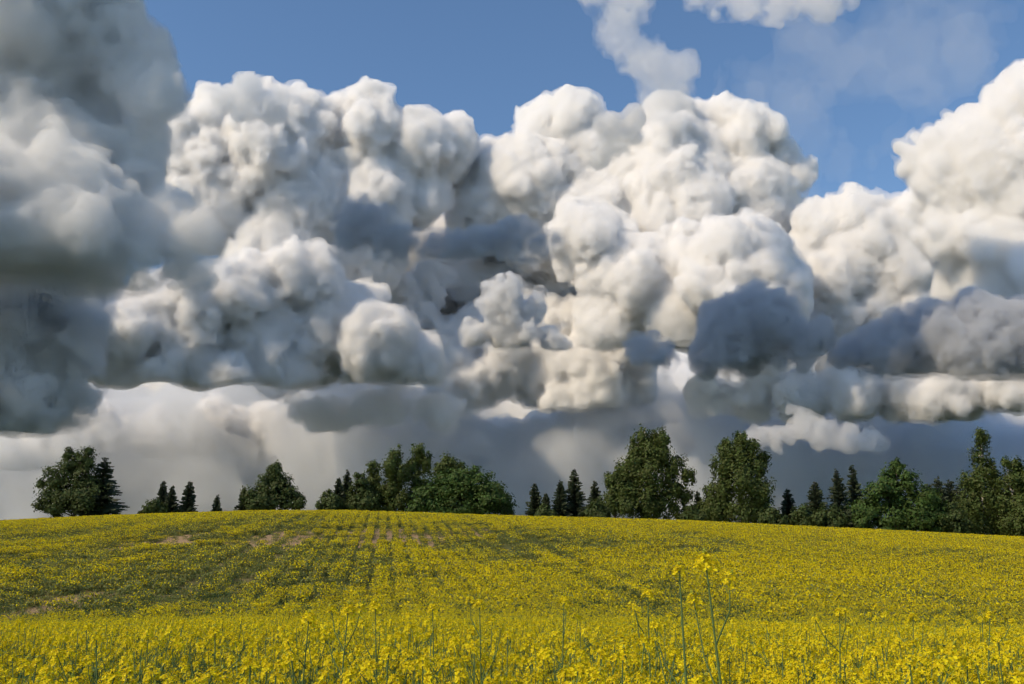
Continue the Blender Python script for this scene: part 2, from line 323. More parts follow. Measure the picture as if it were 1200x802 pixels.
for k, (px, D, yt, r, lab) in enumerate(((905, 121, 604, 9, 'low bush at the right foot of the birch with pale trunk'), (940, 123, 602, 10, 'low bush between the bushy pine and the short spruce'), (972, 122, 604, 11, 'dark bush at the foot of the twin spruces'),
        (1118, 121, 604, 13, 'low bush between the layered tree and the tall-spired birch'), (700, 122, 596, 9, 'low bush under the dark spruce trio'), (812, 121, 602, 8, 'low bush in the gap under the two great birches'), (640, 122, 598, 7, 'low bush at the foot of the lone spruce'))):
    broad_tree('bush', lab, px, D, [(px, yt, r), (px - r, yt + 5, r * .8), (px + r, yt + 6, r * .8), (px + 2, yt + 12, r)], M_broad, B_dark, 900, 90 + k, GR, trunk_r=.06)
for k, (px, yt) in enumerate(((1146, 566), (1168, 560), (1188, 556), (1206, 550))):
    spruce('pine_tree', ['dark pine behind the tall-spired birch', 'dark pine between the tall-spired birch and the edge birch', 'dark pine behind the birch at the right edge', 'dark pine cut by the right edge'][k], px, 146, yt, 17, 110 + k, GR, mat=M_pine, power=.55)
broad_tree('birch_tree', 'tall-spired birch near the right edge', 1150, 124, [(1150,512,8,1.4),(1148,532,10,1.3),(1156,548,13),(1142,562,14),(1166,558,11),(1150,582,22),(1132,595,16),(1170,590,18),(1145,612,20),(1172,612,16),(1125,615,12)], M_birch, B_birch, 6200, 70, GR, droop=.8, open_=.3, trunk_r=.2)
broad_tree('birch_tree', 'leafy birch cut by the right edge', 1192, 122, [(1190,548,9,1.2),(1182,565,13),(1200,560,16),(1190,590,20),(1212,585,22),(1200,612,22),(1180,610,14),(1178,542,5)], M_birch, B_birch, 4200, 71, GR, droop=.6, trunk_r=.18)

# ------------------------------------------------------------------ rapeseed
M_petal = plant_material('rapeseed_petals', (.72, .575, .010), var=.28, trans=.35, scale=2.0, hue=.012, spec=.1)
M_bud = plant_material('rapeseed_buds', (.34, .36, .035), var=.2, trans=.1)
M_stem = plant_material('rapeseed_stems', (.10, .15, .045), var=.3, trans=.1, scale=3)
M_leaf = plant_material('rapeseed_leaves', (.055, .105, .035), var=.35, trans=.3, scale=2)
M_thin = plant_material('sparse_crop_leaves', (.165, .175, .046), var=.35, trans=.3, scale=.8, hue=.03)
PM = [M_petal, M_bud, M_stem, M_leaf, M_thin]

def flower(mb, c, ax, r, rng, mat=0):
    """four petals in a cross, tilted up along ax"""
    ax = Vector(ax).normalized(); a = ax.orthogonal().normalized(); b = ax.cross(a); t0 = rng.random() * 6.28; c = Vector(c)
    for k in range(4):
        t = t0 + k * math.pi / 2; d = a * math.cos(t) + b * math.sin(t); w = ax.cross(d); lift = ax * r * rng.uniform(.1, .45)
        mb.add([tuple(c), tuple(c + d * r * .62 + w * r * .40 + lift * .7), tuple(c + d * r * 1.05 + lift), tuple(c + d * r * .62 - w * r * .40 + lift * .7)], [(0, 1, 2, 3)], mat)

def raceme(mb, c, ax, size, rng, n=20, pods=6):
    """dome of open flowers round a knot of buds, young pods below"""
    ax = Vector(ax).normalized(); c = Vector(c); a = ax.orthogonal().normalized(); b = ax.cross(a)
    for k in range(n):
        f = (k + .5) / n; t = k * 2.4 + rng.random(); h = size * (.55 - 1.1 * f ** 1.2); rad = size * (.18 + .55 * f ** .6) * rng.uniform(.8, 1.15)
        d = a * math.cos(t) + b * math.sin(t); flower(mb, c + ax * h + d * rad, d * (.35 + .7 * f) + ax * (1 - .5 * f), size * .30 * rng.uniform(.85, 1.2), rng)
    for k in range(6):
        t = k * 2.4; d = a * math.cos(t) + b * math.sin(t); q = c + ax * size * (.62 + .05 * k) + d * size * .10 * (1 - k / 7); s = size * .08
        mb.add([tuple(q + a * s), tuple(q + b * s), tuple(q - a * s), tuple(q - b * s), tuple(q + ax * s * 1.8), tuple(q - ax * s)], [(0, 1, 4), (1, 2, 4), (2, 3, 4), (3, 0, 4), (1, 0, 5), (2, 1, 5), (3, 2, 5), (0, 3, 5)], 1)
    for k in range(pods):
        t = k * 2.4 + 1; d = a * math.cos(t) + b * math.sin(t); q = c - ax * size * (1.0 + .5 * k); e = q + (d * .8 + ax * .6) * size * .9; w = ax.cross(d) * size * .035
        mb.add([tuple(q - w), tuple(q + w), tuple(e + w * .4), tuple(e - w * .4)], [(0, 1, 2, 3)], 2)

def leaf(mb, c, d, ln, rng, mat=3):
    d = Vector(d).normalized(); w = d.cross(Vector((0, 0, 1))).normalized(); c = Vector(c); dn = Vector((0, 0, -1))
    p = [c, c + d * ln * .5 + w * ln * .20 + dn * ln * .05, c + d * ln * .5 - w * ln * .20 + dn * ln * .05, c + d * ln + dn * ln * .32, c + d * ln * .5 + dn * ln * .09]
    mb.add([tuple(q) for q in p], [(0, 1, 4), (0, 4, 2), (4, 1, 3), (2, 4, 3)], mat)

def plant_mesh(name, rng, H, nbr, nflow, size, pods, sides, leaves, flowers=1.0):
    mb = MB(); lx, ly = rng.normal(0, .05), rng.normal(0, .05)
    st = [(0, 0, -.03), (lx * .4, ly * .4, H * .5), (lx, ly, H)]
    mb.tube(st, [.0048, .004, .002], sides, 2, False); tips = [(Vector(st[2]), Vector((lx, ly, H * .5)))]
    for k in range(nbr):
        z0 = H * rng.uniform(.5, .82); az = k * 2.4 + rng.random(); r = rng.uniform(.10, .22); zt = H * rng.uniform(.78, 1.02)
        e = Vector((lx + math.cos(az) * r, ly + math.sin(az) * r, zt)); m = Vector((math.cos(az) * r * .7, math.sin(az) * r * .7, (z0 + zt) / 2))
        mb.tube([(lx * z0 / H, ly * z0 / H, z0), m, e], [.0028, .0022, .0016], max(3, sides - 2), 2, False); tips.append((e, e - m))
    for p, d in tips:
        if rng.random() < flowers: raceme(mb, p, d, size * rng.uniform(.8, 1.2), rng, nflow, pods)
    for k in range(leaves):
        az = k * 2.4; z = H * rng.uniform(.15, .75); leaf(mb, (0, 0, z), (math.cos(az), math.sin(az), .5), rng.uniform(.10, .20), rng)
    return mb.build(name, PM, link=False)

def clump_mesh(name, rng, ny, ng, rad, H):
    """a square metre or so of crop seen from afar: flower heads over leaves and stems"""
    mb = MB(); r = rad * np.sqrt(rng.random(ny)); a = rng.random(ny) * 6.283
    P = np.stack([r * np.cos(a), r * np.sin(a), H * rng.uniform(.72, 1.06, ny)], 1); nr = rng.standard_normal((ny, 3)) * .8 + np.array([0, 0, .6])
    if ny: mb.quads(leaf_quads(P, nr, .028, rng, .8), 0)
    r = rad * np.sqrt(rng.random(ng)); a = rng.random(ng) * 6.283
    P = np.stack([r * np.cos(a), r * np.sin(a), H * rng.uniform(.30, .95, ng)], 1); nr = rng.standard_normal((ng, 3)) + np.array([0, 0, .3])
    mb.quads(leaf_quads(P, nr, .060, rng, .45), 4)
    for k in range(5):
        x, y = rng.normal(0, rad * .5, 2); mb.tube([(x, y, 0), (x * 1.1, y * 1.1, H * .9)], [.006, .004], 3, 2, False)
    return mb.build(name, PM, link=False)

rp = np.random.default_rng(77)
def collection_of(name, objs):
    c = bpy.data.collections.new(name)
    for o in objs: c.objects.link(o)
    return c

def scatter(name, label, XY, Z, idx, scl, col, rng, tilt=.10):
    """one object of instanced plants (nobody could count them)"""
    n = len(XY); me = bpy.data.meshes.new(name); me.from_pydata(np.column_stack([XY, Z]).tolist(), [], [])
    a = me.attributes.new('kind_index', 'INT', 'POINT'); a.data.foreach_set('value', idx.astype(np.int32))
    rot = np.column_stack([rng.normal(0, tilt, n), rng.normal(0, tilt, n), rng.random(n) * 6.283]).astype(np.float32)
    a = me.attributes.new('turn', 'FLOAT_VECTOR', 'POINT'); a.data.foreach_set('vector', rot.ravel())
    a = me.attributes.new('size', 'FLOAT', 'POINT'); a.data.foreach_set('value', scl.astype(np.float32))
    o = bpy.data.objects.new(name, me); COL.objects.link(o); o['kind'] = 'stuff'; o['label'] = label; o['category'] = 'crop'
    ng = bpy.data.node_groups.new(name, 'GeometryNodeTree')
    ng.interface.new_socket('Geometry', in_out='INPUT', socket_type='NodeSocketGeometry'); ng.interface.new_socket('Geometry', in_out='OUTPUT', socket_type='NodeSocketGeometry')
    N = ng.nodes.new; gi = N('NodeGroupInput'); go = N('NodeGroupOutput'); ip = N('GeometryNodeInstanceOnPoints'); ci = N('GeometryNodeCollectionInfo')
    ci.inputs['Collection'].default_value = col; ci.inputs['Separate Children'].default_value = True; ci.inputs['Reset Children'].default_value = True
    def attr(nm, ty):
        x = N('GeometryNodeInputNamedAttribute'); x.data_type = ty; x.inputs['Name'].default_value = nm; return x.outputs['Attribute']
    l = ng.links.new; l(gi.outputs[0], ip.inputs['Points']); l(ci.outputs[0], ip.inputs['Instance']); ip.inputs['Pick Instance'].default_value = True
    l(attr('kind_index', 'INT'), ip.inputs['Instance Index']); l(attr('turn', 'FLOAT_VECTOR'), ip.inputs['Rotation']); l(attr('size', 'FLOAT'), ip.inputs['Scale']); l(ip.outputs[0], go.inputs[0])
    md = o.modifiers.new('plants', 'NODES'); md.node_group = ng
    return o

near_kinds = [plant_mesh('rapeseed_plant', rp, 1.05, 8, 16, .031, 4, 5, 9) for _ in range(5)] + [plant_mesh('rapeseed_plant', rp, 1.0, 3, 10, .024, 7, 5, 9, .45) for _ in range(2)]
mid_kinds = [plant_mesh('rapeseed_plant', rp, 1.0, 6, 9, .036, 0, 3, 6) for _ in range(5)] + [plant_mesh('rapeseed_plant', rp, .9, 3, 6, .036, 0, 3, 8, .3) for _ in range(3)]
far_kinds = [clump_mesh('rapeseed_clump', rp, 48, 36, .30, .42) for _ in range(4)] + [clump_mesh('rapeseed_clump', rp, 20, 44, .30, .34) for _ in range(3)] + [clump_mesh('rapeseed_clump', rp, 3, 40, .30, .22) for _ in range(3)]

def sow(y0, y1, per_m2, margin, rng, tmax=.60):
    n = int((y1 ** 2 - y0 ** 2) * tmax * per_m2); y = np.sqrt(rng.uniform(y0 ** 2, y1 ** 2, n)); x = rng.uniform(-1, 1, n) * (tmax * y + margin)
    return np.column_stack([x, y])
def crop(XY, rng, kinds_rich, kinds_all, rowfade=None):
    x, y = XY[:, 0], XY[:, 1]
    bare = blobs(x, y, SPOTS); green = np.clip(blobs(x, y, GREENS, .6) * 1.5 + .42 * fuzz(x * .55 + 9, y * .45) + .10, 0, 1)
    keep = rng.random(len(x)) > bare * .92
    rich = rng.random(len(x)) > green
    return keep, rich, bare, green

XY = sow(2.3, 10, 38, .6, rp); keep, rich, bare, green = crop(XY, rp, 5, 7); keep &= rp.random(len(XY)) > sstep(7.5, 10, XY[:, 1]); XY, rich, green = XY[keep], rich[keep], green[keep]
tall = np.where(rp.random(len(XY)) < .8, rp.uniform(.80, 1.04, len(XY)), rp.uniform(1.0, 1.17, len(XY)))
scatter('rapeseed_crop', 'dense flowering rapeseed filling the foreground', XY, height(*XY.T) - .01, np.where(rich, rp.integers(0, 5, len(XY)), rp.integers(5, 7, len(XY))), tall, collection_of('near_plants', near_kinds), rp)
XY = sow(6.5, 42, 42, .8, rp); keep, rich, bare, green = crop(XY, rp, 5, 8)
keep &= (rp.random(len(XY)) < sstep(6.5, 10, XY[:, 1])) & (rp.random(len(XY)) > sstep(16, 42, XY[:, 1])) ; XY, rich, bare = XY[keep], rich[keep], bare[keep]
scatter('rapeseed_crop', 'flowering rapeseed on the lower slope of the hill', XY, height(*XY.T) - .01, np.where(rich, rp.integers(0, 5, len(XY)), rp.integers(5, 8, len(XY))), rp.uniform(.80, 1.07, len(XY)) * (1 - .35 * bare) * (1 - .52 * sstep(8, 24, XY[:, 1])) * np.where(rich, 1, .8), collection_of('mid_plants', mid_kinds), rp)
XY = sow(14, 122, 16.0, 2, rp); XY = XY[rp.random(len(XY)) < sstep(14, 40, XY[:, 1])]
# drilled rows show on the thin ground near the crest
t = XY[:, 0] + .128 * XY[:, 1]; inrow = np.exp(-((t - .2) / 13) ** 2) * .82; snap = np.round(t / .74) * .74
XY[:, 0] += (snap - t) * (rp.random(len(t)) < inrow) * .92
keep, rich, bare, green = crop(XY, rp, 4, 10)
inr = np.exp(-((XY[:, 0] + .128 * XY[:, 1] - .2) / 6) ** 2)
tr = XY[:, 0] + .128 * XY[:, 1] + .5 * np.sin(XY[:, 1] * .03)
track = np.min([np.abs(tr - k) for k in (-5.6, -3.9, 7.0, 8.7, 19.5, 21.2)], 0) < .24      # wheel tracks of the sprayer
keep = (rp.random(len(XY)) > bare * (1.0 - .45 * inr)) & ~(track & (rp.random(len(XY)) < .9))
XY, rich, bare, green = XY[keep], rich[keep], bare[keep], green[keep]
u = rp.random(len(XY)); idx = np.where(rich, np.where(u < .95 - .5 * sstep(14, 90, XY[:, 1]), rp.integers(0, 4, len(XY)), rp.integers(4, 7, len(XY))), np.where(u < .22, rp.integers(4, 7, len(XY)), rp.integers(7, 10, len(XY))))
scatter('rapeseed_crop', 'thinner rapeseed up to the crest of the hill', XY, height(*XY.T) - .02, idx, rp.uniform(.75, 1.1, len(XY)) * (1 - .45 * bare), collection_of('far_clumps', far_kinds), rp, .05)

# ------------------------------------------------------------------ single stalks that stand above the crop
def stalk(label, head, foot, D, seed, size=.034, branches=2, leaves=3):
    """head: photo pixel of the flower head, foot: photo pixel that the stem passes low in the picture; D = depth in metres"""
    rng = np.random.default_rng(seed); d = pix_dir(*head); P = Vector((d.x / d.y * D, D, EYE + d.z / d.y * D)); d2 = pix_dir(*foot); Qx = Vector((d2.x / d2.y * D, D, EYE + d2.z / d2.y * D))
    dirn = (P - Qx); gz = float(height(P.x, P.y)); tt = (P.z - gz) / max(dirn.z, .01); B = P - dirn * tt; B.x = P.x + max(-.22, min(.22, B.x - P.x)); B.z = float(height(B.x, B.y)) - .02
    root = bpy.data.objects.new('rapeseed_stalk', None); COL.objects.link(root); root.location = B; tag(root, label, 'plant', 'tall stalks above the crop')
    top = P - B; mid = top * .5 + Vector((rng.normal(0, .012), 0, 0)); q3 = top * .78 + Vector((rng.normal(0, .008), 0, 0))
    mb = MB(); mb.tube([Vector((0, 0, 0)), mid, q3, top], [.0055, .0046, .0036, .0022], 8, 2, True); st = mb.build('stem', PM, root, smooth=False)
    mb = MB(); raceme(mb, top, top - q3, size, rng, 22, 7); mb.build('flower_head', PM, root)
    for k in range(branches):
        f = rng.uniform(.68, .90); az = rng.random() * 6.28; r = rng.uniform(.05, .12); s0 = top * f; e = s0 + Vector((math.cos(az) * r, math.sin(az) * r, top.z * rng.uniform(.10, .95 - f if f < .83 else .13)))
        mb = MB(); mb.tube([s0, s0.lerp(e, .5) + Vector((math.cos(az) * .02, math.sin(az) * .02, 0)), e], [.0026, .0021, .0016], 6, 2); br = mb.build('side_branch', PM, root)
        mb = MB(); raceme(mb, e, e - s0, size * .78, rng, 14, 3); mb.build('flower_head', PM, br)
    for k in range(leaves):
        az = k * 2.4 + rng.random(); mb = MB(); z = rng.uniform(.35, .75); leaf(mb, top * z, (math.cos(az), math.sin(az), .5), rng.uniform(.08, .15), rng); mb.build('leaf', PM, root)
    return root

for k, a in enumerate((
    ('tallest rapeseed stalk, its yellow head clear of the crop on the right', (827, 660), (846, 800), 2.75, .042, 2),
    ('slim stalk with a sparse head just left of the tallest one', (796, 669), (803, 760), 2.9, .026, 2),
    ('stalk with a small flat head left of the slim one', (759, 696), (762, 760), 4.2, .034, 3),
    ('dark-stemmed stalk standing alone in the middle foreground', (661, 704), (660, 770), 5.2, .036, 3),
    ('upright stalk left of the middle with a pale head', (562, 708), (563, 770), 4.8, .038, 4),
    ('stalk with twin side heads between the middle and the left clump', (507, 714), (505, 780), 5.0, .038, 4),
    ('stalk rising at the right of the left foreground clump', (440, 712), (441, 780), 4.6, .040, 4),
    ('bushy-headed stalk in the left foreground clump', (408, 716), (404, 790), 4.2, .042, 4),
    ('low stalk at the left end of the foreground clump', (362, 726), (358, 800), 4.0, .040, 4),
    ('stalk with bright head right of the tallest one, near the right third', (984, 718), (985, 780), 5.0, .036, 3),
    ('stalk with a small head halfway to the right edge', (1070, 724), (1072, 790), 5.4, .036, 3),
    ('stalk nearest the right edge standing over the crop', (1160, 722), (1158, 800), 5.0, .036, 3),
    ('stalk standing over the crop far left in the foreground', (252, 742), (254, 800), 4.2, .038, 4),
)):
    stalk(*a[:4], 200 + k, a[4], a[5])

# ------------------------------------------------------------------ clouds
def smooth_noise(shape, cell, rng):
    """cheap band-limited noise: random lattice, cubic-eased trilinear zoom"""
    out = None
    n = [int(s / cell) + 3 for s in shape]
    lat = rng.standard_normal(n).astype(np.float32)
    for ax in range(3):
        t = np.arange(shape[ax], dtype=np.float32) / cell + rng.random()
        i = t.astype(int); f = t - i; f = f * f * (3 - 2 * f)
        sh = [1, 1, 1]; sh[ax] = -1; f = f.reshape(sh)
        lat = np.take(lat, i, ax) * (1 - f) + np.take(lat, i + 1, ax) * f
    return lat

CLOUD_SCALE = 0.75
SHADE_GREY = (.72, .74, .775)       # absorbing grey, stands in for deeper shade on the low dark clouds
cloud_mats = {}
def cloud_material(density, col):
    k = (round(density, 5), col)
    if k not in cloud_mats:
        m = bpy.data.materials.new('cloud_droplets'); m.use_nodes = True
        nt = m.node_tree; nt.nodes.clear()
        v = nt.nodes.new('ShaderNodeVolumeScatter'); o = nt.nodes.new('ShaderNodeOutputMaterial')
        v.inputs['Color'].default_value = (*col, 1); v.inputs['Density'].default_value = density
        v.inputs['Anisotropy'].default_value = 0.0
        if min(col) < .99:      # absorption darkens the greyer clouds in place of shade
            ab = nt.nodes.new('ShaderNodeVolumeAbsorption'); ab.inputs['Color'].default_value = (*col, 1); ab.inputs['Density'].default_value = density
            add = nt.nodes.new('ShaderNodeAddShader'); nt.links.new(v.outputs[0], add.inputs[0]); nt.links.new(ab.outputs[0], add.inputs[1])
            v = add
        nt.links.new(v.outputs[0], o.inputs['Volume'])
        m.cycles.homogeneous_volume = True
        cloud_mats[k] = m
    return cloud_mats[k]

def cloud(label, D, lobes, base, density, seed, voxel=2.0, levels=3, rag=1.0, rmin=4.0, fl=0.25, fringe=0, thin=0.22, metres=False, squash=1.0, soft=1, adapt=.22, col=(.995, .995, .995)):
    """lobes: (photo x, photo y, radius in photo pixels[, depth offset in pixels]); D = distance in metres of the lobes' middle;
    one photo pixel is D / FPX metres there. Real cauliflower volume: spheres on spheres, turbulent displacement, flat base."""
    rng = np.random.default_rng(seed)
    L = np.array(lobes, float) if metres else np.array([(l[0], l[3] if len(l) > 3 else rng.uniform(-.45, .45) * l[2], -l[1], l[2]) for l in lobes], float)
    allb = [L]; cur = L
    for lev in range(levels):
        nxt = []
        for (x, y, z, r) in cur:
            if r < rmin * 1.6: continue
            n = int(rng.choice([5, 9, 13, 17], p=[.2, .25, .3, .25])); big = rng.random() < .35
            for _ in range(n):
                d = rng.standard_normal(3); d[2] = d[2] * 0.9 + 0.25; d /= np.linalg.norm(d)
                rr = r * (rng.uniform(0.40, 0.66) if big else rng.uniform(0.18, 0.44))
                k = r - rr * rng.uniform(0.25, 0.62)
                nxt.append((x + d[0] * k, y + d[1] * k, z + d[2] * k, rr))
        if not nxt: break
        cur = np.array(nxt); allb.append(cur)
    S = np.concatenate(allb)
    lo = (S[:, :3] - S[:, 3:]).min(0) - 4 * voxel; hi = (S[:, :3] + S[:, 3:]).max(0) + 4 * voxel
    lo[2] = max(lo[2], -base - 6 * voxel - fl * 30)
    shape = np.ceil((hi - lo) / voxel).astype(int) + 1
    F = np.full(shape, -1e3, np.float32)
    C = (S[:, :3] - lo) / voxel; R = S[:, 3] / voxel
    for c, r in zip(C, R):
        a = np.maximum(np.floor(c - r - 3).astype(int), 0); b = np.minimum(np.ceil(c + r + 4).astype(int), shape)
        if (b <= a).any(): continue
        gx = np.arange(a[0], b[0], dtype=np.float32) - c[0]; gy = np.arange(a[1], b[1], dtype=np.float32) - c[1]; gz = np.arange(a[2], b[2], dtype=np.float32) - c[2]
        d = r - np.sqrt(gx[:, None, None] ** 2 + gy[None, :, None] ** 2 + gz[None, None, :] ** 2)
        v = F[a[0]:b[0], a[1]:b[1], a[2]:b[2]]
        np.maximum(v, d, out=v)
    F = np.maximum(F, -9)
    for _ in range(soft):      # round off the creases where the heads meet
        for ax in range(3):
            F[(slice(None),) * ax + (slice(1, -1),)] = .5 * F[(slice(None),) * ax + (slice(1, -1),)] + .25 * (F[(slice(None),) * ax + (slice(2, None),)] + F[(slice(None),) * ax + (slice(None, -2),)])
    away = F < -4.5
    for cell, amp in ((30, 1.5), (15, 1.4), (7.0, 1.25), (3.2, 1.0)):
        F += smooth_noise(shape, cell, rng) * np.float32(amp * rag)
    F[away] = -4
    # flat, slightly ragged base
    zz = (lo[2] + np.arange(shape[2]) * voxel + base) / voxel
    und = smooth_noise((shape[0], shape[1], 1), 22, rng) * 3.0 * fl * 4 + smooth_noise((shape[0], shape[1], 1), 8, rng) * 1.2
    F = np.minimum(F, (zz[None, None, :] + und) * 0.8)
    F[0] = F[-1] = -1; F[:, 0] = F[:, -1] = -1; F[:, :, 0] = F[:, :, -1] = -1
    np.clip(F, -4, 4, out=F)
    pts, quads, mid, tris, tmid = [], [], [], [], []; n0 = 0
    for k, iso in enumerate((0.0, -fringe) if fringe else (0.0,)):
        st = 1
        if k:
            st = 2; G = F[::2, ::2, ::2]; sh = G.shape
            G = np.clip(G + smooth_noise(sh, 2.6, rng) * np.float32(0.5 * fringe) + smooth_noise(sh, 6, rng) * np.float32(0.4 * fringe), -4, 4); G[away[::2, ::2, ::2]] = -4
            G[:2] = G[-2:] = -4; G[:, :2] = G[:, -2:] = -4; G[:, :, :2] = G[:, :, -2:] = -4
        else: G = F
        g = openvdb.FloatGrid(-4.0); g.copyFromArray(np.ascontiguousarray(G))
        p, t, q = g.convertToPolygons(isovalue=iso, adaptivity=adapt)
        pts.append(np.asarray(p, float) * voxel * st + lo); t = np.asarray(t, np.int64).reshape(-1, 3) + n0; q = np.asarray(q, np.int64).reshape(-1, 4) + n0; n0 += len(p)
        tris.append(t[:, ::-1]); quads.append(q[:, ::-1]); tmid.append(np.full(len(t), k, np.int32))
        mid.append(np.full(len(q), k, np.int32))
    pts = np.concatenate(pts); quads = np.concatenate(quads); tris = np.concatenate(tris); mid = np.concatenate(mid + tmid)
    # pixel units -> metres in a frame that stands upright and faces the camera
    cx, cz = (lo[0] + hi[0]) / 2, -base
    dirv = pix_dir(cx, base)
    D *= CLOUD_SCALE; density /= CLOUD_SCALE; s = D / FPX
    yaw = -math.atan2(dirv.x, dirv.y)
    # correct for the oblique picture plane: lobes keep their directions
    if metres: P = pts; P[:, 2] = -base + (P[:, 2] + base) * squash
    else:
        P = np.empty_like(pts)
        ct, st = math.cos(TILT), math.sin(TILT)
        X = (pts[:, 0] - W0 / 2) / FPX; Y = (pts[:, 2] + H0 / 2) / FPX
        vx, vy, vz = X, ct - Y * st, st + Y * ct
        cyaw, syaw = math.cos(yaw), math.sin(yaw)
        fwd = -vx * syaw + vy * cyaw
        t = (D + pts[:, 1] * s) / fwd
        P[:, 0], P[:, 1], P[:, 2] = vx * t, vy * t, vz * t + EYE
    org = P.mean(0); org[2] = P[:, 2].min()
    P -= org
    me = bpy.data.meshes.new('cloud')
    loops = np.concatenate([quads.ravel(), tris.ravel()]).astype(np.int32); nq, ntr = len(quads), len(tris)
    me.vertices.add(len(P)); me.vertices.foreach_set('co', P.astype(np.float32).ravel())
    me.loops.add(len(loops)); me.loops.foreach_set('vertex_index', loops)
    me.polygons.add(nq + ntr)
    me.polygons.foreach_set('loop_start', np.concatenate([np.arange(nq) * 4, nq * 4 + np.arange(ntr) * 3]).astype(np.int32))
    me.polygons.foreach_set('loop_total', np.concatenate([np.full(nq, 4), np.full(ntr, 3)]).astype(np.int32))
    me.materials.append(cloud_material(density, col))
    if fringe: me.materials.append(cloud_material(density * thin, col))
    me.polygons.foreach_set('material_index', mid)
    me.update(calc_edges=True)
    o = bpy.data.objects.new('cloud', me); COL.objects.link(o); o.location = org
    o['label'] = label; o['category'] = 'cloud'; o['group'] = 'clouds over the hill'
    print('cloud', label, 2 * nq + ntr, [round(float(v)) for v in (P.max(0) - P.min(0))], 'base', round(float(org[2])))
    return o


cloud('tall sunlit cumulus tower left of the middle, its crown near the blue', 11000,
      [(215,175,45),(185,165,28),(255,150,45),(300,165,55),(350,150,45),(395,160,38),(438,152,40),(488,168,40),(515,180,38),(535,160,22),(250,230,65),(345,230,75),
       (440,220,65),(500,230,30),(320,290,60),(200,240,40),(420,290,60),(180,210,30)], 350, 0.0190, 11, 1.8, rmin=3.2, fringe=1.8, thin=.28)
cloud('tall sunlit cumulus tower in the middle with two crowns', 11500,
      [(675,135,32),(645,160,40),(690,165,30),(600,205,45),(565,235,38),(625,215,50),(720,190,42),(770,175,48),(815,150,35),(850,136,28),(880,155,36),(910,185,28),(935,205,20),
       (800,230,75),(865,235,58),(700,255,65),(560,265,32),(640,280,50),(900,250,40)], 345, 0.0190, 12, 1.8, rmin=3.2, fringe=1.8, thin=.28)
cloud('bright cumulus bulge low in the middle tower, leaning right', 10000,
      [(845,282,30),(815,300,36),(780,320,40),(745,335,38),(860,330,55),(720,310,42),(800,370,55),(900,350,45),(720,370,45),(690,280,40)], 405, 0.0190, 13, 1.8, rmin=3.2, fringe=1.8, thin=.28)
cloud('broad cream cumulus in the gap right of the middle tower', 11000,
      [(965,265,32),(1010,258,36),(1060,265,36),(1085,255,20),(1000,310,55),(1065,310,48),(950,310,40),(1030,360,50),(980,370,45),(1080,365,45)], 415, 0.0190, 14, 1.8, rmin=3.2, fringe=1.8, thin=.28)
cloud('large grey cumulus rising out of the right edge', 7000,
      [(1190,132,38),(1145,168,38),(1105,175,30),(1070,190,22),(1160,200,70),(1120,220,45),(1200,230,80),(1130,280,50),(1190,310,80),(1265,190,85),(1280,280,110),(1130,340,40)], 375, 0.0190, 15, 2.2, rmin=3.2, fringe=1.8, thin=.28)
cloud('wide heaped cumulus low on the left above the spruces', 9500,
      [(330,325,36),(375,330,34),(285,345,42),(235,365,42),(185,360,40),(150,385,38),(310,385,62),(390,380,60),(440,400,50),(220,410,55),(480,425,36),(350,430,45),(270,440,35),(430,440,30),(150,430,40)] + [(x, 400 - 30 * math.sin(x * .01), 75) for x in (80, 10, -60, -140, -220, -300, -380, -460)], 448, 0.0190, 16, 2.2, rmin=3.2, fringe=1.8, thin=.28)
cloud('cream cumulus heap low in the middle over the rounded tree', 11500,
      [(505,330,26),(470,345,24),(560,390,32),(530,410,32),(590,420,40),(650,385,32),(690,395,36),(640,430,45),(730,430,40),(690,450,42),(540,450,40),(480,380,30),(600,360,26)], 480, 0.0190, 17, 2.0, rmin=3.2, fringe=1.8, thin=.28)
cloud('low grey shelf of cloud above the pines on the right', 10500,
      [(830,465,24),(880,470,26),(940,470,30),(1000,462,32),(1060,455,36),(1110,455,34),(1150,440,30),(900,445,24),(1190,450,34)], 492, 0.0190, 18, 2.2, rmin=3.2, fringe=1.8, thin=.28)
for k, (lab, xs, y0, r0, base, D) in enumerate((('soft grey-blue layer of cloud low above the three small spruces', range(40, 420, 34), 505, 22, 535, 12000), ('soft cream layer of cloud low above the birch group', range(350, 520, 28), 484, 17, 503, 10500),
        ('soft layer of cloud low between the lone spruce and the biggest birch', range(560, 800, 30), 520, 22, 552, 13000), ('soft grey layer of cloud low above the twin spruces', range(840, 1220, 34), 528, 22, 556, 13000))):
    cloud(lab, D, [(x, y0 + 7 * math.sin(x * .05 + k), r0 * (1 + .3 * math.sin(x * .083 + 2 * k))) for x in xs], base, 0.0085, 40 + k, 2.4, levels=3, rag=1.6, fringe=1.6, thin=.35, fl=.1)
cloud('soft curtain of cloud along the skyline, tinted slate for shade', 11600,
      [(x, 562 + 14 * math.sin(x * .021 + 2) + 8 * math.sin(x * .06), 88 + 16 * math.sin(x * .017)) for x in range(-190, 1420, 52)], 690, 0.0024, 19, 7.0, levels=2, rag=1.4, col=(.87, .892, .918))  # absorbing tint stands in for shaded cloud bases and haze
cloud('grey cloud filling the gap between the two great towers', 12500,
      [(455,290,40),(500,300,48),(545,300,46),(590,320,50),(440,350,46),(640,345,50),(500,370,50),(560,380,46),(700,360,44)], 440, 0.0110, 28, 3.0, fringe=1.7, thin=.3)
cloud('pale bank of cloud far behind all the others', 21000,
      [(x, 470 + 30 * math.sin(x * .017 + 1) + 18 * math.sin(x * .05), 95 + 25 * math.sin(x * .029)) for x in range(-160, 1400, 70)], 640, 0.003, 20, 7.0, levels=2, rag=1.4)
